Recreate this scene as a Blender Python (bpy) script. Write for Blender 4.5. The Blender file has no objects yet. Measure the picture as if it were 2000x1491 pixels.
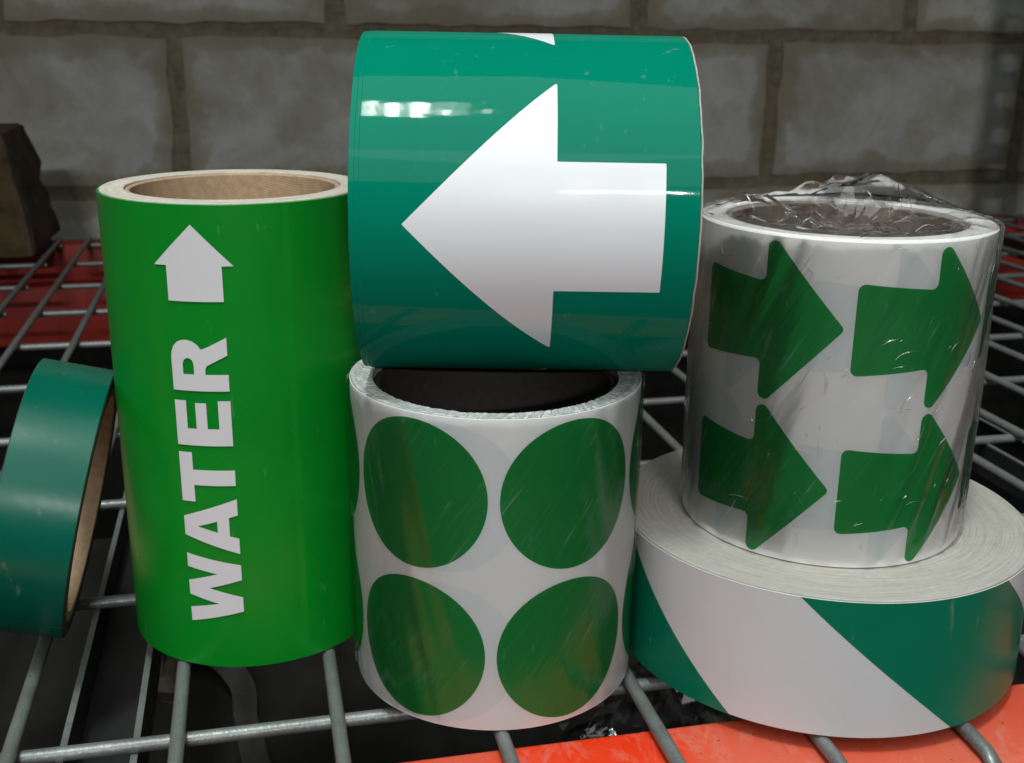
import bpy, bmesh, math, random
from mathutils import Vector, Matrix, noise
random.seed(7)
SC = bpy.context.scene
COL = SC.collection

# ------------------------------------------------------------------ camera
YAW, PITCH, ROLL, CAMZ, FPX = -0.22592, 0.30170, 0.012165, 0.21546, 2219.77
def to_shelf(x, y):
    c, s = math.cos(YAW), math.sin(YAW)
    return (x * c - y * s, x * s + y * c)
def shelf_vec(x, y, z):
    a, b = to_shelf(x, y)
    return Vector((a, b, z))
fwd = shelf_vec(0, math.cos(PITCH), -math.sin(PITCH))
rgt0 = shelf_vec(1, 0, 0)
up0 = shelf_vec(0, math.sin(PITCH), math.cos(PITCH))
rgt = math.cos(ROLL) * rgt0 + math.sin(ROLL) * up0
upv = -math.sin(ROLL) * rgt0 + math.cos(ROLL) * up0
cam = bpy.data.cameras.new('camera')
camo = bpy.data.objects.new('camera', cam)
COL.objects.link(camo)
M = Matrix((rgt, upv, -fwd)).transposed().to_4x4()
M.translation = Vector((0, 0, CAMZ))
camo.matrix_world = M
cam.sensor_fit = 'HORIZONTAL'
cam.sensor_width = 36.0
cam.lens = FPX / 2000.0 * 36.0
cam.clip_start = 0.01
cam.clip_end = 50
cam.dof.use_dof = True
cam.dof.focus_distance = 0.345
cam.dof.aperture_fstop = 30
SC.camera = camo

# ------------------------------------------------------------------ light
W = bpy.data.worlds.new('World')
SC.world = W
W.use_nodes = True
W.node_tree.nodes['Background'].inputs[0].default_value = (0.90, 1.0, 0.96, 1)
W.node_tree.nodes['Background'].inputs[1].default_value = 0.065

def area(name, loc, target, sx, sy, power, col=(1, 1, 1), spin=0.0):
    d = bpy.data.lights.new(name, 'AREA')
    d.shape = 'RECTANGLE'; d.size = sx; d.size_y = sy; d.energy = power; d.color = col
    o = bpy.data.objects.new(name, d)
    COL.objects.link(o)
    o.location = loc
    v = (Vector(target) - Vector(loc)).normalized()
    o.rotation_euler = (v.to_track_quat('-Z', 'Y').to_matrix().to_4x4() @ Matrix.Rotation(spin, 4, 'Z')).to_euler()
    return o
# narrow ceiling panels above and a little in front of the shelf (their image shows on the teal roll)
def panel(u, v, z, w, length, power):
    o = area('ceiling_panel', (u, v, z), (0.05, 0.34, 0.17), w, length, power, (0.93, 1.0, 0.98))
    Z = (Vector((u, v, z)) - Vector((0.05, 0.34, 0.17))).normalized()
    Y = Vector((0.24, 0.97, 0)); Y = (Y - Z * Y.dot(Z)).normalized(); X = Y.cross(Z)
    m = Matrix((X, Y, Z)).transposed().to_4x4(); m.translation = Vector((u, v, z)); o.matrix_world = m
for u, dv, w, ln, pw in ((-.281, .00, .005, .34, 1.0), (-.263, .02, .007, .36, 1.7), (-.239, -.03, .016, .30, 4.0), (-.218, .05, .009, .20, 1.6),
                         (-.190, -.02, .018, .36, 4.6), (-.168, .02, .009, .24, 1.7), (-.154, -.09, .006, .12, .7),
                         (-.139, .02, .008, .30, .30), (-.121, .00, .010, .34, .40), (-.100, .0, .008, .30, .26), (-.070, -.06, .007, .10, .22)):
    panel(u + .01, -0.20 + dv, 1.90, w, ln, pw)
# pale lit ceiling over the aisle
area('ceiling_glow', (-0.45, -0.95, 2.9), (-0.2, -0.75, 0.0), 3.8, 3.4, 78, (0.96, 1.0, 0.99))
# soft fill light added out in the aisle to brighten roll fronts and wall
area('added_front_fill', (-0.65, -2.55, 2.05), (0.15, 0.5, 0.05), 1.7, 1.3, 12, (0.97, 1.0, 0.99))
# row of far lamps down the warehouse
for i in range(7):
    az = math.radians(-7.6 + i * 0.95 + (0.3 if i % 2 else 0))
    el = math.radians(17.3 + 0.25 * (i % 3))
    d = 5.2
    p = (0.1 + d * math.cos(el) * math.sin(az), 0.3 - d * math.cos(el) * math.cos(az), 0.17 + d * math.sin(el))
    area('far_lamp', p, (0.1, 0.3, 0.17), 0.024, 0.05, 7.4)

SC.view_settings.view_transform = 'Standard'
SC.view_settings.look = 'None'
SC.view_settings.exposure = 0.12
SC.view_settings.gamma = 1.0

# ------------------------------------------------------------------ materials
class NT:
    def __init__(s, name):
        s.m = bpy.data.materials.new(name); s.m.use_nodes = True
        s.t = s.m.node_tree; s.b = s.t.nodes['Principled BSDF']; s.out = s.t.nodes['Material Output']
    def n(s, typ, **kw):
        n = s.t.nodes.new(typ)
        for k, v in kw.items():
            if hasattr(n, k) and not k.startswith('i_'): setattr(n, k, v)
            else:
                key = k[2:]
                key = int(key) if key.isdigit() else key.replace('_', ' ')
                n.inputs[key].default_value = v
        return n
    def l(s, a, b): s.t.links.new(a, b)
    def coord(s, scale=(1, 1, 1), rot=(0, 0, 0)):
        tc = s.n('ShaderNodeTexCoord'); mp = s.n('ShaderNodeMapping')
        mp.inputs['Scale'].default_value = scale; mp.inputs['Rotation'].default_value = rot
        s.l(tc.outputs['Object'], mp.inputs[0]); return mp.outputs[0]
    def noise(s, vec, sc, det=3, rough=.55, dist=0):
        n = s.n('ShaderNodeTexNoise'); n.inputs['Scale'].default_value = sc; n.inputs['Detail'].default_value = det
        n.inputs['Roughness'].default_value = rough; n.inputs['Distortion'].default_value = dist
        s.l(vec, n.inputs['Vector']); return n.outputs['Fac']
    def ramp(s, fac, stops):
        r = s.n('ShaderNodeValToRGB'); e = r.color_ramp.elements
        while len(e) < len(stops): e.new(.5)
        for i, (p, c) in enumerate(stops):
            e[i].position = p; e[i].color = (*c, 1) if len(c) == 3 else c
        s.l(fac, r.inputs[0]); return r.outputs[0]
    def mix(s, fac, a, b):
        m = s.n('ShaderNodeMix', data_type='RGBA')
        for sock, v in ((m.inputs[0], fac), (m.inputs[6], a), (m.inputs[7], b)):
            if isinstance(v, (int, float)): sock.default_value = v
            elif isinstance(v, tuple): sock.default_value = (*v, 1)
            else: s.l(v, sock)
        return m.outputs[2]
    def bump(s, h, strength, dist):
        b = s.n('ShaderNodeBump'); b.inputs['Strength'].default_value = strength; b.inputs['Distance'].default_value = dist
        s.l(h, b.inputs['Height']); s.l(b.outputs[0], s.b.inputs['Normal']); return b
    def math(s, op, a, b=None):
        m = s.n('ShaderNodeMath', operation=op)
        for i, v in enumerate((a, b)):
            if v is None: continue
            if isinstance(v, (int, float)): m.inputs[i].default_value = v
            else: s.l(v, m.inputs[i])
        return m.outputs[0]

def g3(c, k): return tuple(min(1, x * k) for x in c)

def print_mat(name, col, rough=.3, coat=0.0, grain=.06, bumpd=.00006, spec=.5):
    a = NT(name); v = a.coord()
    big = a.noise(v, 30, 3); fine = a.noise(v, 1400, 2)
    f = a.math('ADD', a.math('MULTIPLY', big, .6), a.math('MULTIPLY', fine, .4))
    base = a.ramp(f, [(.25, g3(col, 1 - grain)), (.75, g3(col, 1 + grain))])
    scf = a.ramp(a.noise(a.coord((1, 1, .22), (.5, .3, .2)), 230, 3, .7, .4), [(.66, (0,) * 3), (.80, (.16,) * 3)])
    a.l(a.mix(scf, base, (.55, .58, .57)), a.b.inputs['Base Color'])
    a.l(a.ramp(a.noise(v, 55, 4), [(.3, (rough * .85,) * 3), (.7, (rough * 1.2,) * 3)]), a.b.inputs['Roughness'])
    a.b.inputs['Specular IOR Level'].default_value = spec
    a.b.inputs['Coat Weight'].default_value = coat
    a.b.inputs['Coat Roughness'].default_value = .05
    if bumpd: 
        bp = a.bump(a.noise(v, 260, 3), .5, bumpd)
        if coat: a.l(bp.outputs[0], a.b.inputs['Coat Normal'])
    return a.m

MT = {}
MT['water_green'] = print_mat('water_green', (.002, .222, .016), .31, spec=.34, grain=.12)
MT['water_white'] = print_mat('water_white', (.66, .66, .68), .4, grain=.02, spec=.35)
MT['teal'] = print_mat('teal', (.0005, .192, .118), .36, .21, spec=.0, bumpd=.000018)
MT['teal_white'] = print_mat('teal_white', (.79, .80, .83), .36, .21, grain=.015, bumpd=.000018)
MT['sticker_green'] = print_mat('sticker_green', (.003, .190, .032), .45, spec=.3)
MT['arrow_green'] = print_mat('arrow_green', (.007, .235, .044), .45, spec=.3)
MT['stripe_green'] = print_mat('stripe_green', (.0015, .145, .078), .32, .10, spec=.25)
MT['stripe_white'] = print_mat('stripe_white', (.55, .555, .565), .34, grain=.04)
MT['dark_teal'] = print_mat('dark_teal', (.0005, .100, .062), .27, 0.0, spec=.22)
MT['ghost'] = print_mat('show_through', (.66, .685, .685), .5, grain=.02)

def liner_mat(name, col):
    a = NT(name); v = a.coord()
    a.l(a.ramp(a.noise(v, 22, 4, .6), [(.3, g3(col, .95)), (.7, g3(col, 1.04))]), a.b.inputs['Base Color'])
    a.b.inputs['Roughness'].default_value = .5
    a.bump(a.noise(v, 120, 3), .4, .00008)
    return a.m
MT['liner'] = liner_mat('liner', (.74, .74, .73))
MT['liner_warm'] = liner_mat('liner_warm', (.76, .745, .73))

def ring_mat(name, ca, cb, lines=900, radial=False, bumpd=.0002):
    """wound layers seen on end: fine concentric lines (and, for some, radial tears)"""
    a = NT(name); tc = a.n('ShaderNodeTexCoord'); sep = a.n('ShaderNodeSeparateXYZ'); a.l(tc.outputs['Object'], sep.inputs[0])
    x2 = a.math('POWER', a.math('ABSOLUTE', sep.outputs[0]), 2.0); y2 = a.math('POWER', a.math('ABSOLUTE', sep.outputs[1]), 2.0)
    r = a.math('SQRT', a.math('ADD', x2, y2)); th = a.math('ARCTAN2', sep.outputs[1], sep.outputs[0])
    cb_ = a.n('ShaderNodeCombineXYZ'); a.l(a.math('MULTIPLY', r, lines), cb_.inputs[0]); a.l(a.math('MULTIPLY', th, 2.2), cb_.inputs[1])
    lay = a.noise(cb_.outputs[0], 1.0, 4, .7)
    fib = a.noise(tc.outputs['Object'], 500, 3)
    f = a.math('ADD', a.math('MULTIPLY', lay, .75), a.math('MULTIPLY', fib, .25))
    h = f
    if radial:
        c2 = a.n('ShaderNodeCombineXYZ'); a.l(a.math('ADD', a.math('MULTIPLY', th, 26), a.math('MULTIPLY', r, 260)), c2.inputs[0]); a.l(a.math('MULTIPLY', r, 90), c2.inputs[1])
        tear = a.noise(c2.outputs[0], 1.0, 3, .6, .6)
        tr = a.ramp(tear, [(.46, (.0,) * 3), (.54, (1,) * 3)])
        f = a.math('MULTIPLY', f, a.math('ADD', a.math('MULTIPLY', tr, .25), .78))
        h = a.math('ADD', f, tr)
    a.l(a.ramp(f, [(.28, ca), (.66, cb)]), a.b.inputs['Base Color'])
    a.b.inputs['Roughness'].default_value = .75
    a.bump(h, .8, bumpd)
    return a.m
MT['ends_cream'] = ring_mat('ends_cream', (.36, .31, .23), (.68, .65, .575))
MT['ends_grey'] = ring_mat('ends_grey', (.29, .275, .235), (.49, .47, .42), 1300)
MT['ends_white'] = ring_mat('ends_white', (.40, .425, .41), (.68, .71, .70), 700, True, .0006)
MT['ends_liner'] = ring_mat('ends_liner', (.70, .68, .66), (.86, .84, .83), 900)

def card_mat(name, col, stripes=True):
    a = NT(name); v = a.coord((1, 1, 1), (0, 0, 0))
    f = a.noise(v, 350, 4, .65)
    if stripes:
        w = a.n('ShaderNodeTexWave', wave_type='BANDS', bands_direction='DIAGONAL'); w.inputs['Scale'].default_value = 300; w.inputs['Distortion'].default_value = 2.5; w.inputs['Detail'].default_value = 2
        a.l(a.coord((1, 1, 2.2)), w.inputs[0])
        f = a.math('ADD', a.math('MULTIPLY', f, .82), a.math('MULTIPLY', w.outputs['Fac'], .18))
    a.l(a.ramp(f, [(.3, g3(col, .72)), (.7, g3(col, 1.12))]), a.b.inputs['Base Color'])
    a.b.inputs['Roughness'].default_value = .8
    a.bump(f, .6, .0002)
    return a.m
MT['cardboard'] = card_mat('cardboard', (.46, .31, .19))
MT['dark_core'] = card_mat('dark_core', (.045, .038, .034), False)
MT['brown_core'] = card_mat('brown_core', (.30, .245, .20), False)

def film_mat(name, fac_k=1.0, haze=.03, streak=None, rough=.06, bumpd=.0004):
    a = NT(name); t = a.t
    t.nodes.remove(a.b)
    tr = a.n('ShaderNodeBsdfTransparent'); tr.inputs[0].default_value = (.985, .985, .985, 1)
    gl = a.n('ShaderNodeBsdfGlossy'); gl.inputs['Roughness'].default_value = rough; gl.inputs[0].default_value = (1, 1, 1, 1)
    df = a.n('ShaderNodeBsdfTranslucent'); df.inputs[0].default_value = (.85, .87, .87, 1)
    dd = a.n('ShaderNodeBsdfDiffuse'); dd.inputs[0].default_value = (.85, .87, .87, 1)
    fr = a.n('ShaderNodeFresnel'); fr.inputs[0].default_value = 1.48
    tc = a.n('ShaderNodeTexCoord')
    if streak is not None:
        ang, hi, lo, rad = streak
        sep = a.n('ShaderNodeSeparateXYZ'); a.l(tc.outputs['Object'], sep.inputs[0])
        uu = a.math('MULTIPLY', a.math('ARCTAN2', sep.outputs[0], a.math('MULTIPLY', sep.outputs[1], -1.0)), rad); zz = sep.outputs[2]
        c, sn = math.cos(ang), math.sin(ang)
        p1 = a.math('ADD', a.math('MULTIPLY', uu, c), a.math('MULTIPLY', zz, sn)); p2 = a.math('SUBTRACT', a.math('MULTIPLY', zz, c), a.math('MULTIPLY', uu, sn))
        cv = a.n('ShaderNodeCombineXYZ'); a.l(a.math('MULTIPLY', p1, lo), cv.inputs[0]); a.l(a.math('MULTIPLY', p2, hi), cv.inputs[1])
        vec = cv.outputs[0]
        s1 = a.noise(vec, 1.0, 3, .65, .5)
    else:
        s1 = a.noise(tc.outputs['Object'], 90, 2, .6, .5)
    bp = a.n('ShaderNodeBump'); bp.inputs['Strength'].default_value = 1; bp.inputs['Distance'].default_value = bumpd
    a.l(s1, bp.inputs['Height'])
    for n in (gl, fr): a.l(bp.outputs[0], n.inputs['Normal'])
    hz = a.ramp(s1, [(.52, (haze * .2,) * 3), (.64, (haze,) * 3), (.72, (haze * 7,) * 3)])
    hz = a.math('MULTIPLY', hz, a.ramp(a.noise(tc.outputs['Object'], 28, 1), [(.42, (.12,) * 3), (.62, (1,) * 3)]))
    mh = a.n('ShaderNodeMixShader'); mh.inputs[0].default_value = .5; a.l(df.outputs[0], mh.inputs[1]); a.l(dd.outputs[0], mh.inputs[2])
    m1 = a.n('ShaderNodeMixShader'); a.l(hz, m1.inputs[0]); a.l(tr.outputs[0], m1.inputs[1]); a.l(mh.outputs[0], m1.inputs[2])
    m2 = a.n('ShaderNodeMixShader'); a.l(a.math('MULTIPLY', fr.outputs[0], fac_k), m2.inputs[0]); a.l(m1.outputs[0], m2.inputs[1]); a.l(gl.outputs[0], m2.inputs[2])
    a.l(m2.outputs[0], a.out.inputs[0])
    return a.m
MT['film_side'] = film_mat('film_side', .7, .024, (.95, 520, 40, .0487), .10, .00020)
MT['film_side_arrows'] = film_mat('film_side_arrows', .9, .022, (1.05, 420, 34, .0486), .07, .00026)
MT['film_crumple'] = film_mat('film_crumple', 1.4, .022, None, .05, .00015)
MT['film_ridge'] = film_mat('film_ridge', 3.0, .10, None, .10, .00003)

def wire_mat():
    a = NT('wire_paint'); v = a.coord()
    n1 = a.noise(v, 60, 4); n2 = a.noise(v, 900, 3)
    a.l(a.ramp(a.math('ADD', a.math('MULTIPLY', n1, .6), a.math('MULTIPLY', n2, .4)), [(.32, (.135, .148, .142)), (.5, (.185, .20, .193)), (.72, (.25, .268, .26))]), a.b.inputs['Base Color'])
    a.b.inputs['Metallic'].default_value = .35
    a.l(a.ramp(n2, [(.3, (.28,) * 3), (.7, (.5,) * 3)]), a.b.inputs['Roughness'])
    a.bump(n2, .6, .00022)
    return a.m
MT['wire'] = wire_mat()
def steel_mat():
    a = NT('channel_steel'); v = a.coord((1, .25, 1)); n = a.noise(v, 70, 4)
    a.l(a.ramp(n, [(.3, (.015, .0155, .016)), (.7, (.038, .039, .04))]), a.b.inputs['Base Color'])
    a.b.inputs['Metallic'].default_value = .4; a.b.inputs['Roughness'].default_value = .5
    return a.m
MT['steel'] = steel_mat()

def orange_mat():
    a = NT('orange_paint'); v = a.coord((1, .55, 1))
    n1 = a.noise(v, 11, 3, .5, .2); n2 = a.noise(v, 300, 4, .7)
    f = a.math('ADD', a.math('MULTIPLY', n1, .84), a.math('MULTIPLY', n2, .16))
    sx = a.n('ShaderNodeSeparateXYZ'); a.l(a.n('ShaderNodeTexCoord').outputs['Object'], sx.inputs[0])
    wear = a.n('ShaderNodeMapRange', interpolation_type='SMOOTHSTEP'); a.l(sx.outputs[0], wear.inputs[0])
    wear.inputs[1].default_value = -.19; wear.inputs[2].default_value = -.15; wear.inputs[3].default_value = -.02; wear.inputs[4].default_value = .075
    f = a.math('ADD', f, wear.outputs[0])
    c = a.ramp(f, [(.40, (.80, .036, .005)), (.46, (.78, .046, .009)), (.53, (.68, .082, .036)), (.66, (.60, .115, .064))])
    sc = a.ramp(a.noise(a.coord((1, 9, 1)), 34, 6, .75, .8), [(.69, (0,) * 3), (.72, (1,) * 3)])
    c = a.mix(a.math('MULTIPLY', sc, .55), c, (.16, .07, .045))
    dust = a.ramp(a.noise(a.coord((1.6, .8, 1)), 55, 6, .72, .5), [(.52, (0,) * 3), (.70, (.38,) * 3)])
    c = a.mix(dust, c, (.60, .36, .29))
    pits = a.ramp(a.noise(v, 700, 3, .6), [(.66, (0,) * 3), (.72, (.7,) * 3)])
    c = a.mix(pits, c, (.10, .04, .03))
    a.l(c, a.b.inputs['Base Color'])
    a.l(a.ramp(n1, [(.40, (.22,) * 3), (.5, (.48,) * 3)]), a.b.inputs['Roughness'])
    a.bump(f, .5, .0004)
    return a.m
MT['orange'] = orange_mat()
def shaded_orange():  # beam orange darkened to red, the rear shade put into the paint
    a = NT('shaded_orange_paint'); v = a.coord(); n1 = a.noise(v, 12, 5, .6, .4)
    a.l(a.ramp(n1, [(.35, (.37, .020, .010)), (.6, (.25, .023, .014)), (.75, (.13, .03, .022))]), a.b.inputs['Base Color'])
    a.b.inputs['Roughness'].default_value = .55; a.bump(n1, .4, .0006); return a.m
MT['shaded_orange'] = shaded_orange()

def block_mat():
    a = NT('concrete_block'); tc = a.n('ShaderNodeTexCoord'); oi = a.n('ShaderNodeObjectInfo')
    geo = a.n('ShaderNodeNewGeometry'); pos = geo.outputs['Position']
    big = a.noise(pos, 5.5, 5, .6, .6); mid = a.noise(pos, 22, 5, .62, .3); fine = a.noise(pos, 260, 4, .75)
    f = a.math('ADD', a.math('MULTIPLY', mid, .75), a.math('MULTIPLY', fine, .25))
    base = a.ramp(f, [(.3, (.37, .37, .335)), (.52, (.50, .505, .475)), (.7, (.60, .61, .59))])
    base = a.mix(a.ramp(big, [(.46, (0,) * 3), (.62, (.8,) * 3)]), base, (.31, .275, .195))
    # smeared mortar around the edges of each block
    sep = a.n('ShaderNodeSeparateXYZ'); a.l(tc.outputs['Object'], sep.inputs[0])
    dx = a.math('SUBTRACT', .1955, a.math('ABSOLUTE', sep.outputs[0])); dz = a.math('SUBTRACT', .0935, a.math('ABSOLUTE', sep.outputs[2]))
    d = a.math('MINIMUM', dx, dz)
    d = a.math('ADD', d, a.math('MULTIPLY', a.math('SUBTRACT', a.noise(pos, 16, 4, .65), .5), .075))
    sm = a.ramp(a.math('MULTIPLY', d, 20), [(.0, (.8,) * 3), (.30, (.55,) * 3), (.46, (0,) * 3)])
    base = a.mix(sm, base, (.27, .24, .155))
    tone = a.math('ADD', a.math('MULTIPLY', oi.outputs['Random'], .22), .89)
    vm = a.n('ShaderNodeVectorMath', operation='SCALE'); a.l(base, vm.inputs[0]); a.l(tone, vm.inputs['Scale'])
    a.l(vm.outputs[0], a.b.inputs['Base Color'])
    a.b.inputs['Roughness'].default_value = .95; a.b.inputs['Specular IOR Level'].default_value = .2
    a.bump(a.math('ADD', f, mid), .6, .0022)
    return a.m
MT['block'] = block_mat()
def mortar_mat():
    a = NT('mortar'); pos = a.n('ShaderNodeNewGeometry').outputs['Position']
    f = a.noise(pos, 60, 6, .65, .5); g = a.noise(pos, 9, 3)
    c = a.ramp(f, [(.3, (.145, .125, .08)), (.7, (.26, .235, .16))])
    c = a.mix(a.ramp(g, [(.5, (0,) * 3), (.7, (.6,) * 3)]), c, (.23, .155, .105))
    a.l(c, a.b.inputs['Base Color']); a.b.inputs['Roughness'].default_value = .95
    a.bump(f, 1, .006)
    return a.m
MT['mortar'] = mortar_mat()
def simple(name, ca, cb, sc=20, rough=.9, bumpd=.002, det=5):
    a = NT(name); v = a.coord(); f = a.noise(v, sc, det, .62, .3)
    a.l(a.ramp(f, [(.3, ca), (.7, cb)]), a.b.inputs['Base Color']); a.b.inputs['Roughness'].default_value = rough
    a.b.inputs['Specular IOR Level'].default_value = .25
    a.bump(f, .8, bumpd); return a.m
MT['lump_paper'] = simple('lump_paper', (.028, .020, .010), (.11, .075, .034), 40)
MT['lump_dark'] = simple('lump_dark', (.045, .032, .024), (.12, .085, .06), 40)
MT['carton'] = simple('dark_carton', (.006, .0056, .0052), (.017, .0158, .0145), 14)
MT['strap'] = simple('grey_strap', (.026, .027, .025), (.06, .06, .056), 80, .45, .0004)
MT['scrap'] = simple('tan_scrap', (.035, .03, .022), (.085, .07, .05), 60)
MT['floor'] = simple('floor_concrete', (.05, .048, .045), (.10, .096, .09), 8)
MT['post_paint'] = simple('post_paint', (.03, .04, .06), (.05, .07, .10), 30, .5)

# ------------------------------------------------------------------ helpers
def link(name, me, mat, parent=None, loc=(0, 0, 0), smooth=35):
    if mat is not None: me.materials.append(MT[mat])
    if smooth:
        me.polygons.foreach_set('use_smooth', [True] * len(me.polygons))
        me.set_sharp_from_angle(angle=math.radians(smooth))
    o = bpy.data.objects.new(name, me); COL.objects.link(o)
    o.location = loc
    if parent is not None: o.parent = parent
    return o
def mesh(name, v, f):
    me = bpy.data.meshes.new(name); me.from_pydata([tuple(x) for x in v], [], f); me.update(); return me
def tag(o, label=None, cat=None, group=None, kind=None):
    for k, x in (('label', label), ('category', cat), ('group', group), ('kind', kind)):
        if x: o[k] = x
    return o
def thing(name, loc, label, cat, group=None):
    o = bpy.data.objects.new(name, None); COL.objects.link(o); o.location = loc
    o.empty_display_size = .01
    return tag(o, label, cat, group)

ZB = (Vector((0, -1, 0)), Vector((1, 0, 0)), Vector((0, 0, 1)))   # angle 0 faces -Y (the camera), + to the right
def lathe(name, prof, mat, parent, basis=ZB, N=160, off=Vector((0, 0, 0)), rf=None, smooth=35):
    """closed profile of (radius, height) turned about the axis"""
    e1, e2, ax = basis; v = []; f = []; n = len(prof)
    for i in range(N):
        t = 2 * math.pi * i / N
        d = e1 * math.cos(t) + e2 * math.sin(t)
        for r, z in prof:
            rr, zz = rf(r, z, t) if rf else (r, z)
            v.append(off + d * rr + ax * zz)
    for i in range(N):
        j = (i + 1) % N
        for k in range(n):
            l = (k + 1) % n
            f.append((i * n + k, j * n + k, j * n + l, i * n + l))
    me = mesh(name, v, f)
    bm = bmesh.new(); bm.from_mesh(me); bmesh.ops.recalc_face_normals(bm, faces=bm.faces); bm.to_mesh(me); bm.free()
    return link(name, me, mat, parent, smooth=smooth)

def ring_prof(ri, ro, z0, z1, b=.0003):
    return [(ri, z0 + b), (ri + b, z0), (ro - b, z0), (ro, z0 + b), (ro, z1 - b), (ro - b, z1), (ri + b, z1), (ri, z1 - b)]

def round_poly(pts, rad, seg=7):
    n = len(pts); out = []
    for i in range(n):
        r = rad[i] if isinstance(rad, (list, tuple)) else rad
        p = Vector(pts[i]); a = Vector(pts[i - 1]) - p; b = Vector(pts[(i + 1) % n]) - p
        if r <= 0: out.append(tuple(p)); continue
        an = a.normalized(); bn = b.normalized(); ang = math.acos(max(-1, min(1, an.dot(bn))))
        d = min(r / math.tan(ang / 2), .49 * a.length, .49 * b.length); rr = d * math.tan(ang / 2)
        c = p + (an + bn).normalized() * (rr / math.sin(ang / 2))
        s = p + an * d - c; e = p + bn * d - c
        t0 = math.atan2(s.y, s.x); dt = math.atan2(e.y, e.x) - t0
        while dt > math.pi: dt -= 2 * math.pi
        while dt < -math.pi: dt += 2 * math.pi
        for k in range(seg + 1):
            t = t0 + dt * k / seg
            out.append((c.x + rr * math.cos(t), c.y + rr * math.sin(t)))
    return out

def wrap_flat(name, loops, fn, mat, parent, step=1.2, axis=0):
    """flat outline (mm) filled, cut into narrow strips and laid on a curved surface by fn(x, y)"""
    bm = bmesh.new(); edges = []
    for lp in loops:
        vs = [bm.verts.new((x, y, 0)) for x, y in lp]
        for i in range(len(vs)): edges.append(bm.edges.new((vs[i], vs[(i + 1) % len(vs)])))
    bmesh.ops.triangle_fill(bm, use_beauty=False, use_dissolve=False, edges=edges, normal=(0, 0, 1))
    lo = min(p[axis] for p in loops[0]); hi = max(p[axis] for p in loops[0])
    nrm = (1, 0, 0) if axis == 0 else (0, 1, 0)
    x = math.ceil(lo / step) * step
    while x < hi:
        co = (x, 0, 0) if axis == 0 else (0, x, 0)
        bmesh.ops.bisect_plane(bm, geom=bm.verts[:] + bm.edges[:] + bm.faces[:], plane_co=co, plane_no=nrm, dist=1e-5)
        x += step
    for f in bm.faces:
        f.normal_update()
        if f.normal.z < 0: f.normal_flip()
    for v in bm.verts: v.co = fn(v.co.x, v.co.y)
    me = bpy.data.meshes.new(name); bm.to_mesh(me); bm.free()
    return link(name, me, mat, parent, smooth=60)

def upright_wrap(r, dz=0.0):
    def fn(s, z):
        t = s * .001 / r
        return Vector((r * math.sin(t), -r * math.cos(t), z * .001 + dz))
    return fn

# ------------------------------------------------------------------ the setting: floor and block wall
fl = link('floor', mesh('floor', [(-3, -3, -1.0), (4, -3, -1.0), (4, 3, -1.0), (-3, 3, -1.0)], [(0, 1, 2, 3)]), 'floor', smooth=0)
tag(fl, kind='structure')

WV = 1.575
wall = link('block_wall', mesh('block_wall', [(x, y, z) for z in (-1.0, 1.05) for (x, y) in ((-1.4, WV + .0030), (2.4, WV + .0030), (2.4, WV + .2), (-1.4, WV + .2))],
            [(0, 1, 5, 4), (1, 2, 6, 5), (2, 3, 7, 6), (3, 0, 4, 7), (4, 5, 6, 7), (3, 2, 1, 0)]), 'mortar', smooth=0)
tag(wall, 'dim grey concrete block wall with smeared brown mortar behind the shelf', 'wall')

def block_mesh(seed):
    rnd = random.Random(seed); hx, hz, dep = .1955, .0935, .06
    nx, nz = 26, 13; v = []; f = []
    def edge(s): return noise.noise(Vector((s * 22, seed * 3.1, 0))) * .004 + noise.noise(Vector((s * 90, seed * 1.7, 4))) * .0015
    for j in range(nz + 1):
        for i in range(nx + 1):
            a = -1 + 2 * i / nx; b = -1 + 2 * j / nz
            x = a * hx; z = b * hz
            x += (abs(a) ** 6) * math.copysign(1, a) * edge(z + 5 * (a > 0)); z += (abs(b) ** 6) * math.copysign(1, b) * edge(x + 9 * (b > 0))
            dx = hx - abs(x); dz = hz - abs(z); d = max(0, min(dx, dz))
            y = .0014 * math.exp(-d / .003) + noise.noise(Vector((x * 14, z * 14, seed))) * .0016
            v.append((x, y, z))
    for j in range(nz):
        for i in range(nx):
            a = j * (nx + 1) + i; f.append((a, a + 1, a + nx + 2, a + nx + 1))
    # sides back into the wall
    ring = [i for i in range(nx + 1)] + [j * (nx + 1) + nx for j in range(1, nz + 1)] + [nz * (nx + 1) + i for i in range(nx - 1, -1, -1)] + [j * (nx + 1) for j in range(nz - 1, 0, -1)]
    base = len(v)
    for k in ring: v.append((v[k][0], dep, v[k][2]))
    m = len(ring)
    for k in range(m): f.append((ring[(k + 1) % m], ring[k], base + k, base + (k + 1) % m))
    return mesh('block', v, f)
bms = [block_mesh(k) for k in range(8)]
for k in bms:
    k.materials.append(MT['block']); k.polygons.foreach_set('use_smooth', [True] * len(k.polygons)); k.set_sharp_from_angle(angle=math.radians(50))
for row in range(-5, 4):
    zc = .2075 - .103 + row * .206
    u0 = -.087 + .2075 + (.2075 if row % 2 else 0)
    for cidx in range(-4, 6):
        uc = u0 + cidx * .4155
        if uc < -1.25 or uc > 2.2: continue
        o = bpy.data.objects.new('block', random.choice(bms)); COL.objects.link(o)
        o.parent = wall; o.location = (uc + random.uniform(-.003, .003), WV - random.uniform(0, .0025), zc + random.uniform(-.002, .002))

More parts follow.
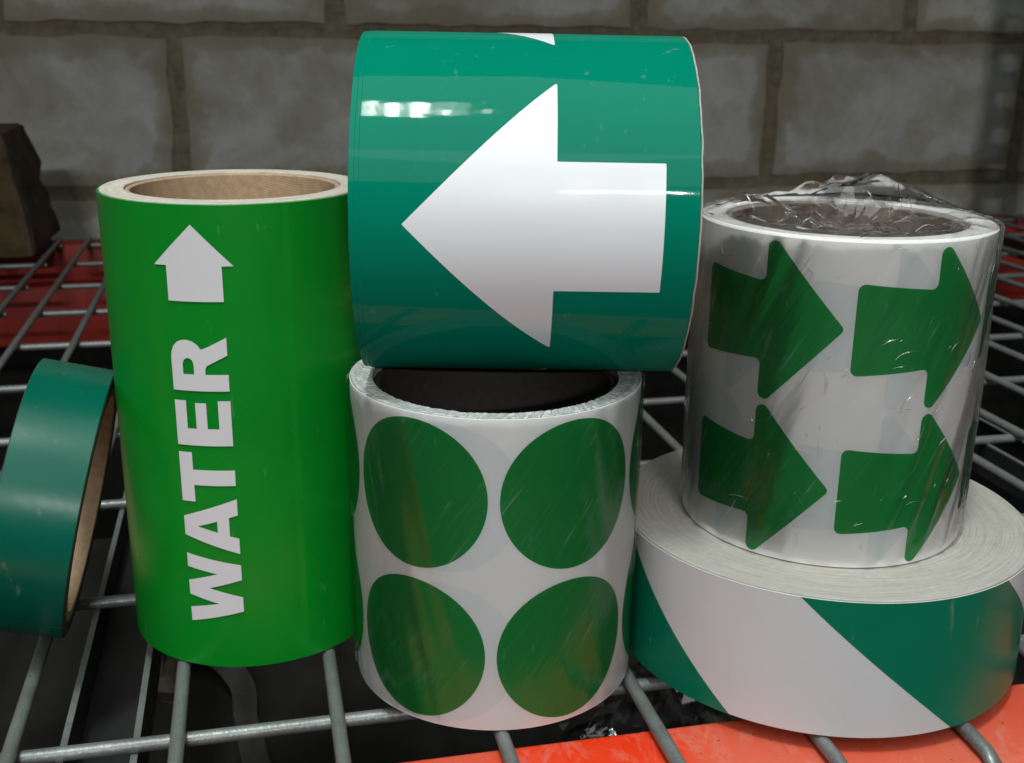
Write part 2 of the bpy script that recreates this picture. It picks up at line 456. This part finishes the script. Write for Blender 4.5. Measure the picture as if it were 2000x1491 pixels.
# ------------------------------------------------------------------ rack: beams, upright, wire decks
def box_v(x0, x1, y0, y1, z0, z1):
    return [(x0, y0, z0), (x1, y0, z0), (x1, y1, z0), (x0, y1, z0), (x0, y0, z1), (x1, y0, z1), (x1, y1, z1), (x0, y1, z1)]
BOXF = [(0, 3, 2, 1), (4, 5, 6, 7), (0, 1, 5, 4), (1, 2, 6, 5), (2, 3, 7, 6), (3, 0, 4, 7)]
def bevel_box(name, dims, mat, parent=None, bev=.002, seg=3):
    me = mesh(name, box_v(*dims), BOXF)
    bm = bmesh.new(); bm.from_mesh(me)
    bmesh.ops.bevel(bm, geom=bm.edges[:], offset=bev, segments=seg, profile=.5, affect='EDGES')
    bm.to_mesh(me); bm.free()
    return link(name, me, mat, parent, smooth=40)

fb = thing('rack_beam', (0.3, .29, -.11), 'worn orange rack beam under the near edge of the wire deck', 'rack beam')
bevel_box('beam_body', (-1.0, .95, -.0235, .0182, 0, .1040), 'orange', fb, .0035, 4)
bevel_box('beam_lip', (-1.0, .95, -.050, -.0240, -.02, .070), 'orange', fb, .003, 3)
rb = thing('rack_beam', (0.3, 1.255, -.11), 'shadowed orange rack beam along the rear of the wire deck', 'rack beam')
bevel_box('beam_body', (-1.0, .95, -.015, .03, -.002, .062), 'shaded_orange', rb, .003, 3)
bevel_box('beam_ledge', (-1.0, .95, -.002, .03, .0625, .1035), 'shaded_orange', rb, .003, 3)

def tube(name, path, r, mat, parent, n=10, smooth=60):
    P = [Vector(p) for p in path]; v = []; f = []
    for i, p in enumerate(P):
        t = (P[min(i + 1, len(P) - 1)] - P[max(i - 1, 0)]).normalized()
        a = t.cross(Vector((0, 0, 1)) if abs(t.z) < .9 else Vector((1, 0, 0))).normalized(); b = t.cross(a)
        for k in range(n):
            q = 2 * math.pi * k / n; v.append(p + (a * math.cos(q) + b * math.sin(q)) * r)
    for i in range(len(P) - 1):
        for k in range(n):
            l = (k + 1) % n; f.append((i * n + k, i * n + l, (i + 1) * n + l, (i + 1) * n + k))
    f.append(tuple(range(n))[::-1]); f.append(tuple((len(P) - 1) * n + k for k in range(n)))
    me = mesh(name, v, f)
    bm = bmesh.new(); bm.from_mesh(me); bmesh.ops.recalc_face_normals(bm, faces=bm.faces); bm.to_mesh(me); bm.free()
    return link(name, me, mat, parent, smooth=smooth)

us_ = bevel_box('added_shade_shelf', (-1.0, 1.25, .44, 1.29, .80, .84), 'carton', None, .003, 1)  # unseen board added overhead to shade the wall and rear deck
tag(us_, kind='structure')

WR = .00245
deck = thing('wire_deck', (0, .75, 0), 'grey wire mesh deck that the tape rolls stand on', 'wire shelf')
us = [-.170, -.130, -.0835, -.0328, .018, .069, .1195, .169, .2185] + [.2185 + .0507 * k for k in range(1, 15)]
def depth_path(u, k):
    pts = [(u, .2605, -.075), (u, .2605, -.020), (u, .2612, -.0100), (u, .2640, -.0050), (u, .2690, -.0030), (u, .276, -WR)]
    m = 26
    for i in range(1, m + 1):
        y = .276 + (1.262 - .276) * i / m
        w = noise.noise(Vector((u * 13, y * 3, 1.5))) * .0009 if y > .50 else 0
        pts.append((u + w, y, -WR))
    return [(x, y - .75, z) for x, y, z in pts]
for k, u in enumerate(us): tube('depth_wire', depth_path(u, k), WR, 'wire', deck)
for k in range(10):
    y = .334 + .1014 * k
    pts = [(-.1745 + 1.125 * i / 30, y - .75 + noise.noise(Vector((i * .4, k * 2.2, 0))) * .0006, -3 * WR + .0003) for i in range(31)]
    tube('cross_wire', pts, WR, 'wire', deck)
def channel(u0, par, v0, v1, oy):
    z1 = -.0100; t = .0013; d = .019; w = .0125
    prof = [(-w, z1), (-w + t, z1), (-w + t, z1 - d + t), (w - t, z1 - d + t), (w - t, z1), (w, z1), (w, z1 - d), (-w, z1 - d)]
    v = [(u0 + x, y - oy, z) for y in (v0, v1) for x, z in prof]; n = len(prof)
    f = [(k, (k + 1) % n, n + (k + 1) % n, n + k) for k in range(n)]
    f += [(0, 1, 2, 7), (2, 3, 6, 7), (3, 4, 5, 6)]; f += [tuple(n + k for k in q[::-1]) for q in ((0, 1, 2, 7), (2, 3, 6, 7), (3, 4, 5, 6))]
    ch = link('support_channel', mesh('support_channel', v, f), 'steel', par, smooth=0)
    for x in (u0 - w, u0 + w - .0022):
        link('flange_lip', mesh('flange_lip', box_v(x, x + .0022, v0 - oy, v1 - oy, z1 + .0001, z1 + .0009), BOXF), 'wire', ch, smooth=0)
    return ch
for u in (-.0583, .4150, .86): channel(u, deck, .319, 1.236, .75)

deck2 = thing('wire_deck', (-.45, .75, 0), 'neighbouring wire deck at the left edge beyond the gap', 'wire shelf')
for u in (-.200, -.2507, -.3014, -.352, -.403):
    tube('depth_wire', [(x + .45, y, z) for x, y, z in depth_path(u, 0)], WR, 'wire', deck2)
for k in range(10):
    y = .345 + .1 * k - .75
    tube('cross_wire', [(-.32 + .574 * i / 8, y, -3 * WR + .0003) for i in range(9)], WR, 'wire', deck2)

# rack upright just right of the frame; its shadow with the row of slot holes falls on the wall
def upright():
    x0, y0 = 1.030, 1.26
    up = thing('rack_upright', (x0 + .04, y0, -1.0), 'slotted steel rack upright in front of the wall at far right', 'rack post')
    H = 2.0; pitch = .051; w = .078; v = []; f = []
    xs = [-.04, -.02, -.006, .013, .04]
    zz = [0.0]
    n = int(H / pitch)
    for k in range(n): zz += [k * pitch + .016, k * pitch + .038]
    zz.append(H)
    for z in zz:
        for x in xs: v.append((x, 0, z))
    m = len(xs)
    for j in range(len(zz) - 1):
        hole = (j % 2 == 1)
        for i in range(m - 1):
            if hole and i == 1: continue
            a = j * m + i; f.append((a, a + 1, a + m + 1, a + m))
    me = mesh('front_plate', v, f)
    bm = bmesh.new(); bm.from_mesh(me); bmesh.ops.solidify(bm, geom=bm.faces[:], thickness=.002); bm.to_mesh(me); bm.free()
    link('front_plate', me, 'post_paint', up, smooth=0)
    for x in (-.04, .038):
        link('side_flange', mesh('side_flange', box_v(x, x + .002, .0025, .055, 0, H), BOXF), 'post_paint', up, smooth=0)
upright()

# ------------------------------------------------------------------ things in the back and below
def lump(name, loc, size, mat, label, cat, seed, amp=.12, sub=4, dark=None):
    bm = bmesh.new(); bmesh.ops.create_cube(bm, size=1)
    bmesh.ops.bevel(bm, geom=bm.edges[:], offset=.05, segments=2, profile=.6, affect='EDGES')
    bmesh.ops.subdivide_edges(bm, edges=bm.edges[:], cuts=sub, use_grid_fill=True)
    for v in bm.verts:
        c = v.co.copy(); q = c * 3.1 + Vector((seed, 0, 0))
        d = noise.fractal(q, 1.0, 2.2, 5) * amp + abs(noise.noise(c * 7 + Vector((0, seed, 0)))) * amp * .7
        n = c.normalized()
        tp = 1 - .28 * (c.z + .5)
        v.co = Vector(((c.x * tp + n.x * d) * size[0], (c.y * tp + n.y * d) * size[1], (c.z + .5 + n.z * d * .6 * (c.z > -.3)) * size[2]))
    mz = min(v.co.z for v in bm.verts)
    for v in bm.verts: v.co.z -= mz
    me = bpy.data.meshes.new(name); bm.to_mesh(me); bm.free()
    o = link(name, me, mat, None, loc, smooth=30)
    return tag(o, label, cat)
lp = lump('crumpled_package', (-.285, 1.22, .0006), (.165, .16, .115), 'lump_paper', 'crumpled brown package standing on the deck by the block wall', 'package', 3.3, .055, 5)
lp.data.materials.append(MT['lump_dark'])
for pg in lp.data.polygons:
    c = pg.center
    if c.z > .098 + .012 * math.sin(c.x * 60) or c.x > .062: pg.material_index = 1

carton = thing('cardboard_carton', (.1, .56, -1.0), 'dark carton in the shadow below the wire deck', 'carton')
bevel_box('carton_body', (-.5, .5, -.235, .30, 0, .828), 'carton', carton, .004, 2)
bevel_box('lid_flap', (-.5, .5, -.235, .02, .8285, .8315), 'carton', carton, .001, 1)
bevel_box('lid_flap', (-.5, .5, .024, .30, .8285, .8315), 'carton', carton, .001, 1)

back = thing('cardboard_carton', (.25, 1.42, -1.0), 'long dark carton added behind the rear beam to darken the gaps below it', 'carton')  # added so the gaps under the rear beam read as dark shade
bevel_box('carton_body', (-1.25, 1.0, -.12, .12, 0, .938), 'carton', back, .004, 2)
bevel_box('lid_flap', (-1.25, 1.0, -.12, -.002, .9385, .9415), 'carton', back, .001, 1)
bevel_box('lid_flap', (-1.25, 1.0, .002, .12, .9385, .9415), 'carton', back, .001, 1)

def ribbon(name, path, width, thick, mat, label, cat):
    P = [Vector(p) for p in path]
    fine = []
    for i in range(len(P) - 1):
        p0, p1, p2, p3 = P[max(i - 1, 0)], P[i], P[i + 1], P[min(i + 2, len(P) - 1)]
        for k in range(8):
            t = k / 8; fine.append(.5 * ((2 * p1) + (p2 - p0) * t + (2 * p0 - 5 * p1 + 4 * p2 - p3) * t * t + (3 * p1 - p0 - 3 * p2 + p3) * t ** 3))
    fine.append(P[-1]); v = []; f = []
    for i, p in enumerate(fine):
        t = (fine[min(i + 1, len(fine) - 1)] - fine[max(i - 1, 0)]).normalized(); s = t.cross(Vector((0, 0, 1))).normalized()
        tw = math.sin(i * .25) * .35; s = (s * math.cos(tw) + Vector((0, 0, 1)) * math.sin(tw)); n = s.cross(t)
        for a, b in ((-1, -1), (1, -1), (1, 1), (-1, 1)): v.append(p + s * a * width / 2 + n * b * thick / 2)
    for i in range(len(fine) - 1):
        for k in range(4):
            l = (k + 1) % 4; f.append((i * 4 + k, i * 4 + l, i * 4 + 4 + l, i * 4 + 4 + k))
    f += [(3, 2, 1, 0), tuple(len(v) - 4 + k for k in range(4))]
    base = min(q.z for q in v)
    return v, f
z0 = -.1685
v, f = ribbon('strap', [(-.075, .665, .001), (-.058, .655, .004), (-.036, .636, .012), (-.022, .607, .010), (-.020, .580, .006), (-.016, .548, .004), (-.010, .50, .003), (-.014, .45, .001)], .014, .0010, 'strap', '', '')
mz = min(q[2] for q in v); v = [(q[0], q[1], q[2] - mz + .0002) for q in v]
st = link('packing_strap', mesh('packing_strap', v, f), 'strap', None, (0, 0, z0), smooth=50)
tag(st, 'grey packing strap curling on the dark carton below the deck', 'strap')
lump('paper_scrap', (-.083, .645, z0), (.045, .06, .03), 'scrap', 'tan scrap of paper below the deck beside the support channel', 'scrap', 8.1, .2, 3)

def crumple_sheet(name, n, size, hgt, mat, loc, seed, parent=None):
    rnd = random.Random(seed); v = []; f = []
    for j in range(n + 1):
        for i in range(n + 1):
            a = i / n - .5; b = j / n - .5
            jx = rnd.uniform(-.3, .3) / n; jy = rnd.uniform(-.3, .3) / n
            r = math.hypot(a, b) * 2
            h = hgt * max(0, 1 - r * r) * (.5 + .5 * abs(noise.noise(Vector((a * 5, b * 5, seed))) * 2)) + rnd.uniform(0, .16) * hgt
            v.append(((a + jx) * size[0], (b + jy) * size[1], h + .0003))
    for j in range(n):
        for i in range(n):
            a = j * (n + 1) + i; f += [(a, a + 1, a + n + 2), (a, a + n + 2, a + n + 1)]
    return link(name, mesh(name, v, f), mat, parent, loc, smooth=12)
tag(crumple_sheet('plastic_film_scrap', 12, (.10, .10), .03, 'film_crumple', (.205, .545, z0), 9), 'crumpled clear plastic film lying on the dark carton under the striped roll', 'film')

# ------------------------------------------------------------------ roll with WATER
RA = .04525; HA = .1626
ra = thing('pipe_marker_roll', (-.00594, .40708, 0), 'tall bright green roll printed WATER with a small white arrow', 'label roll')
seam = math.radians(20)
def spiral(r, z, t):
    d = (t - seam) % (2 * math.pi)
    return (r - .00028 * (d / (2 * math.pi)) + .00014, z)
lathe('printed_sheet', ring_prof(RA - .0007, RA, .0004, HA - .0004, .0001), 'water_green', ra, N=256, rf=spiral)
def wav(amp, fr, sd):
    return lambda r, z, t: (r, z + (amp * noise.noise(Vector((r * fr, math.cos(t) * 2 + sd, math.sin(t) * 2))) if z > .02 else 0))
lathe('paper_layers', ring_prof(.0364, RA - .0009, 0, HA, .0002), 'ends_cream', ra, N=160)
lathe('cardboard_core', ring_prof(.0345, .0363, .0004, HA - .0006, .0004), 'cardboard', ra, N=160)
fa = upright_wrap(RA + .00022)
LET = {
 'W': [[(-23.4, 43.7), (-4.7, 39.8), (-4.7, 34.2), (-16, 31), (-4.7, 27.7), (-4.7, 22.2), (-23.4, 17.8), (-23.4, 23.2), (-13, 25.2), (-23.4, 28.1), (-23.4, 33.4), (-12.9, 36.4), (-23.4, 38.6)]],
 'A': [[(-23.4, 57.4), (-4.7, 64.1), (-4.7, 58.2), (-7.7, 57.3), (-7.7, 50.6), (-4.7, 49.7), (-4.7, 44.0), (-23.4, 50.5)], [(-18.5, 53.9), (-11.7, 56), (-11.7, 51.9)]],
 'T': [[(-23.4, 80.5), (-18.7, 80.5), (-18.7, 74.4), (-4.7, 74.4), (-4.7, 68.9), (-18.7, 68.9), (-18.7, 62.9), (-23.4, 62.9)]],
 'E': [[(-23.4, 83), (-4.7, 83), (-4.7, 98.6), (-8.75, 98.6), (-8.75, 88.9), (-12.6, 88.9), (-12.6, 97.8), (-16.3, 97.8), (-16.3, 88.9), (-19.4, 88.9), (-19.4, 98.5), (-23.4, 98.5)]],
}
bowl = [(-23.4, 112.4), (-23.2, 114.6), (-22.4, 116.7), (-21.0, 118.2), (-19.3, 118.9), (-17.6, 119.0), (-15.8, 118.5), (-14.2, 117.4), (-13.1, 115.9)]
LET['R'] = [[(-4.7, 101.9), (-23.4, 101.9)] + bowl + [(-11.0, 116.7), (-4.7, 119.9), (-4.7, 114.0), (-11.4, 110.5), (-12.0, 109.4), (-12.1, 107.5), (-4.7, 107.5)],
            [(-19.5, 107.5), (-15.8, 107.5), (-15.8, 110.9), (-16.2, 112.2), (-17.1, 112.9), (-18.2, 112.9), (-19.1, 112.2), (-19.5, 110.9)]]
for ch in 'WATER':
    o = wrap_flat('printed_letter', LET[ch], fa, 'water_white', ra)
    o['label'] = 'white printed letter ' + ch
wrap_flat('printed_arrow', [[(-13.7, 156.1), (-1, 143), (-4.7, 143), (-4.7, 131.6), (-22.7, 131.6), (-22.7, 143), (-27, 143)]], fa, 'water_white', ra)

# ------------------------------------------------------------------ white roll of round green stickers
RD = .0484; HD = .106
rd = thing('round_sticker_roll', (.07600, .35512, 0), 'white roll of large round green stickers beneath the teal arrow roll', 'sticker roll')
lathe('liner_sheet', ring_prof(RD - .0004, RD, .0002, HD - .0003, .0001), 'liner', rd, N=192)
def torn(r, z, t):
    if z < .05: return (r, z)
    k = noise.noise(Vector((math.cos(t) * 22, math.sin(t) * 22, r * 300)))
    return (r, z - .0006 * abs(k) - (.0007 if r < RD - .003 else 0))
prof = [(.0410, .0), (RD - .0006, 0), (RD - .0006, HD)] + [(RD - .0006 - i * .00085, HD) for i in range(1, 8)] + [(.0410, HD)]
lathe('wound_liner', prof, 'ends_white', rd, N=420, rf=torn, smooth=55)
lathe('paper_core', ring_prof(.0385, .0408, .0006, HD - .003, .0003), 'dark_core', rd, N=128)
fd = upright_wrap(RD + .00008); fg = upright_wrap(RD + .00004)
def circle_pts(cx, cy, r, n=72): return [(cx + r * math.cos(2 * math.pi * k / n), cy + r * math.sin(2 * math.pi * k / n)) for k in range(n)]
for zc, ds in ((79.3, 0.0), (26.4, -.6)):
    for cs in (-89.1, -36.7, 15.8, 68.3, 120.8):
        wrap_flat('round_sticker', [circle_pts(cs + ds, zc, 24.45)], fd, 'sticker_green', rd)
    for cs in (-26.2, ):
        wrap_flat('show_through_mark', [circle_pts(cs + ds, zc + .3, 24.4)], fg, 'ghost', rd)
def film_wall(name, r0, z0, z1, mat, parent, amp, fr, zfr, tilt, N=220, nz=26, flare=.0):
    v = []; f = []
    for j in range(nz + 1):
        z = z0 + (z1 - z0) * j / nz; q = j / nz
        for i in range(N):
            t = 2 * math.pi * i / N
            n = noise.noise(Vector((math.cos(t + tilt * q) * fr, math.sin(t + tilt * q) * fr, q * zfr)))
            lo = 1 + 1.1 * math.sin(t) ** 8
            rr = r0 + amp * lo * (max(-.6, n) + .6)
            v.append((rr * math.sin(t), -rr * math.cos(t), z))
    for j in range(nz):
        for i in range(N):
            k = (i + 1) % N; f.append((j * N + i, j * N + k, (j + 1) * N + k, (j + 1) * N + i))
    return link(name, mesh(name, v, f), mat, parent, smooth=80)
film_wall('shrink_film', RD + .0003, .0012, HD - .0006, 'film_side', rd, .00055, 9, .9, .5)

# ------------------------------------------------------------------ teal roll with big white arrow, lying on the sticker roll
RB = .05352; LB = .09914
aB = shelf_vec(math.cos(.0172) * math.cos(-.0067), math.sin(.0172) * math.cos(-.0067), math.sin(-.0067)).normalized()
wB = Vector((0, 0, 1)).cross(aB).normalized()
if wB.y > 0: wB = -wB
uB = aB.cross(wB)
if uB.z < 0: uB = -uB
CB = Vector((.08517, .36115, HD + RB + .0008))
rbt = thing('arrow_tape_roll', (CB.x, CB.y, HD + .0008), 'large teal green roll with big white arrow lying across the round stickers', 'tape roll')
offB = Vector((0, 0, RB))
basB = (wB, uB, aB)
def tele(r, z, t):
    # wound layers telescoping very slightly near the left edge
    return (r, z)
hl = LB / 2
pB = [(RB - .0007, -hl + .0002), (RB - .00055, -hl), (RB - .00025, -hl + .0001), (RB - .00022, -hl + .0016), (RB - .0001, -hl + .0018), (RB - .00009, -hl + .0029), (RB, -hl + .0031), (RB, -hl + .0034), (RB, 0), (RB, hl - .0009),
      (RB, hl - .0006), (RB - .0002, hl - .0003), (RB - .0007, hl - .0003)]
lathe('printed_sheet', pB, 'teal', rbt, basB, 256, offB, smooth=10)
lathe('paper_layers', ring_prof(.0415, RB - .0009, -hl + .0003, hl, .0003), 'ends_cream', rbt, basB, 160, offB)
lathe('cardboard_core', ring_prof(.0380, .0414, -hl + .001, hl - .001, .0004), 'cardboard', rbt, basB, 128, offB)
lathe('edge_film', ring_prof(RB - .0006, RB - .0001, hl - .0002, hl + .0003, .0001), 'ends_grey', rbt, basB, 200, offB,
      rf=lambda r, z, t: (r, z + .0003 * noise.noise(Vector((t * 9, r * 900, 2)))))
def fB(x, s):
    t = s * .001 / (RB + .00007)
    return offB + aB * (x * .001) + (wB * math.cos(t) + uB * math.sin(t)) * (RB + .00007)
arrowB = [(-34.6, 2.0), (8.8, -41.6), (8.7, -17.4), (39.4, -17.4), (39.4, 20.1), (8.8, 20.1), (8.9, 45.6)]
for ds in (0, 107.0, -107.0):
    wrap_flat('printed_arrow', [round_poly([(x, y + ds) for x, y in arrowB], .35, 3)], fB, 'teal_white', rbt, 1.2, 1)

# ------------------------------------------------------------------ wide roll of striped tape
RF = .0727; HF = .0491
rf_ = thing('striped_tape_roll', (.1968, .35000, 0), 'wide flat roll of diagonal green and white striped tape', 'tape roll')
lathe('white_tape', ring_prof(RF - .0004, RF, .0006, HF - .0006, .0001), 'stripe_white', rf_, N=256)
lathe('wound_layers', ring_prof(.0415, RF - .0005, 0, HF, .0003), 'ends_grey', rf_, N=200)
lathe('cardboard_core', ring_prof(.0380, .0414, .0003, HF - .0003, .0003), 'cardboard', rf_, N=128)
ff = upright_wrap(RF + .00008)
zlo, zhi = .65, HF * 1000 - .65
for top in (-41.3 * RF / .07354, -191 * RF / .07354, 108.5 * RF / .07354):
    w = 74.6 * RF / .07354; sl = 1.145
    wrap_flat('green_stripe', [[(top + (49.1 - zhi) * sl, zhi), (top + w + (49.1 - zhi) * sl, zhi), (top + w + (49.1 - zlo) * sl, zlo), (top + (49.1 - zlo) * sl, zlo)]], ff, 'stripe_green', rf_)

# ------------------------------------------------------------------ film-wrapped roll of green arrow stickers
RE = .0483; HE = .1068
re = thing('arrow_sticker_roll', (.19451, .34793, HF + .0002), 'film-wrapped white roll of green arrow stickers standing on the striped tape', 'sticker roll')
lathe('liner_sheet', ring_prof(RE - .0004, RE, .0002, HE - .0004, .0001), 'liner_warm', re, N=192)
lathe('wound_liner', ring_prof(.0395, RE - .0005, 0, HE, .0004), 'ends_liner', re, N=192)
lathe('paper_core', ring_prof(.0375, .0394, .0006, HE - .0012, .0003), 'brown_core', re, N=128)
fe = upright_wrap(RE + .00008); fgE = upright_wrap(RE + .00004)
def sticker_arrow(s0, zc):
    pts = [(0, -14.6), (25.2, -12.5), (25.2, -29.3), (51.0, 0), (25.2, 29.3), (25.2, 12.5), (0, 14.6)]
    return round_poly([(s0 + x, zc + y) for x, y in pts], [2.2, 2.0, 2.3, 1.6, 2.3, 2.0, 2.2])
for zc in (79.4, 26.4):
    for s0 in (-72.4, -18.7, 35.6, 89.6, 143.5):
        wrap_flat('arrow_sticker', [sticker_arrow(s0, zc)], fe, 'arrow_green', re)
    for s0 in (-86.0, -32.4, ):
        wrap_flat('show_through_mark', [sticker_arrow(s0, zc + .4)], fgE, 'ghost', re)
    wrap_flat('show_through_mark', [sticker_arrow(22.0, zc + .4)], fgE, 'ghost', re)
WRAP = film_wall('shrink_film', RE + .0003, .0030, HE + .0002, 'film_side_arrows', re, .0009, 11, 1.1, -.7).name
# cellophane gathered over the open top
def top_film():
    rnd = random.Random(11); v = []; f = []
    nr, N = 18, 84
    def height(r, t):
        x = r * math.sin(t); y = -r * math.cos(t)
        q = r / .0490
        h = .0006
        # tent at the back, small peak at the left
        for (px, py, hh, wx, wy) in ((.026, .022, .0082, .034, .026), (-.004, .032, .0018, .040, .014), (-.031, .012, .0048, .011, .012)):
            h += hh * max(0, 1 - math.hypot((x - px) / wx, (y - py) / wy))
        inn = max(0, min(1, (.0385 - r) / .010))
        h -= inn * .0050 * (1 if y < .006 else max(0, 1 - (y - .006) / .014))
        rg1 = 1 - 2.4 * abs(noise.noise(Vector((x * 52, y * 52, 3))))
        rg2 = 1 - 2.4 * abs(noise.noise(Vector((x * 115, y * 115, 8))))
        kc = min(1, r / .016)
        h += (.0004 + .0032 * inn) * (rg1 * kc + .1 * (1 - kc)) + (.0003 + .0013 * inn) * kc * rg2
        if r > .0365: h = max(h, .0006)
        e = max(0, min(1, (.0490 - r) / .006))
        return h * e + .0005 * (1 - e)
    c = len(v); v.append((0, 0, HE + height(0, 0)))
    for j in range(1, nr + 1):
        for i in range(N):
            r = .0490 * (j / nr) ** .85; t = 2 * math.pi * (i + (.5 if j % 2 else 0)) / N
            if j < nr: r += rnd.uniform(-.0008, .0008); t += rnd.uniform(-.022, .022)
            v.append((r * math.sin(t), -r * math.cos(t), HE + height(r, t) + (rnd.uniform(-.0003, .0003) * r / .049 if j < nr - 1 else 0) + .0003))
    for i in range(N): f.append((0, 1 + i, 1 + (i + 1) % N))
    for j in range(1, nr):
        for i in range(N):
            k = (i + 1) % N; a = 1 + (j - 1) * N; b = 1 + j * N
            if j % 2: f += [(a + i, b + i, b + k), (a + i, b + k, a + k)] if False else [(a + i, b + i, b + k), (a + i, b + k, a + k)]
            else: f += [(a + i, b + i, a + k), (a + k, b + i, b + k)]
    o = link('cellophane', mesh('cellophane', v, f), 'film_crumple', re, smooth=26)
    # sharp creases standing up along the sheet
    rnd = random.Random(4); V = []; F = []
    def crease(pts, rad):
        n = 5; base = len(V); P = [Vector(p) for p in pts]
        for i, p in enumerate(P):
            t = (P[min(i + 1, len(P) - 1)] - P[max(i - 1, 0)]).normalized()
            a = t.cross(Vector((.3, .2, .9))).normalized(); b = t.cross(a); w = rad * (.15 + math.sin(math.pi * i / (len(P) - 1)))
            for k in range(n):
                q = 2 * math.pi * k / n; V.append(p + (a * math.cos(q) + b * math.sin(q)) * w)
        for i in range(len(P) - 1):
            for k in range(n):
                l = (k + 1) % n; F.append((base + i * n + k, base + i * n + l, base + (i + 1) * n + l, base + (i + 1) * n + k))
    for c in range(64):
        t0 = rnd.uniform(0, 2 * math.pi); r0 = rnd.uniform(.012, .047); ln = rnd.uniform(.003, .016); dr = rnd.uniform(0, 2 * math.pi)
        x, y = r0 * math.sin(t0), -r0 * math.cos(t0); bend = rnd.uniform(-60, 60); pts = []
        for i in range(9):
            q = ln * i / 8; d = dr + bend * q * .5
            px, py = x + q * math.cos(d), y + q * math.sin(d); rr = math.hypot(px, py)
            if rr > .0486: break
            pts.append((px, py, HE + height(rr, math.atan2(px, -py)) + .0005))
        if len(pts) > 3: crease(pts, rnd.uniform(.0001, .00028))
    tag(link('crease_line', mesh('crease_line', V, F), 'film_ridge', o, smooth=60), kind='stuff')
    # short wrinkles on the wrapped side
    V.clear(); F.clear()
    for c in range(95):
        R = RE + .0011
        s0 = rnd.gauss(-.008, .040); z = rnd.uniform(.004, HE - .001); d = rnd.gauss(.9, .55); ln = rnd.choice((.0012, .0018, .0025, .005, .008)); bend = rnd.uniform(-110, 110)
        if abs(s0) > .085: continue
        pts = []
        for i in range(7):
            q = ln * i / 6; dd = d + bend * q; ss = s0 + q * math.cos(dd); t = ss / R
            pts.append((R * math.sin(t), -R * math.cos(t), max(.002, min(HE, z + q * math.sin(dd)))))
        crease(pts, rnd.uniform(.00005, .00016))
    tag(link('wrinkle', mesh('wrinkle', V, F), 'film_ridge', bpy.data.objects[WRAP], smooth=60), kind='stuff')
top_film()

# ------------------------------------------------------------------ narrow teal tape leaning on the WATER roll
RG = .04897; LG = .02587
aG = Vector((.97122, -.02052, -.23730)).normalized()
CG = Vector((-.0757, .40837, .05080))
rg = thing('narrow_tape_roll', (CG.x, CG.y, .0001), 'narrow plain teal tape roll tilted against the WATER roll', 'tape roll')
wG = Vector((0, 0, 1)).cross(aG).normalized(); wG = -wG if wG.y > 0 else wG
uG = aG.cross(wG); uG = -uG if uG.z < 0 else uG
offG = CG - Vector((CG.x, CG.y, .0001)); hg = LG / 2
lathe('printed_tape', ring_prof(RG - .0004, RG, -hg + .0003, hg - .0003, .0001), 'dark_teal', rg, (wG, uG, aG), 220, offG)
lathe('wound_layers', ring_prof(.0432, RG - .0005, -hg, hg, .0003), 'dark_core', rg, (wG, uG, aG), 160, offG)
lathe('cardboard_core', ring_prof(.0395, .0431, -hg + .0002, hg - .0002, .0003), 'cardboard', rg, (wG, uG, aG), 160, offG)
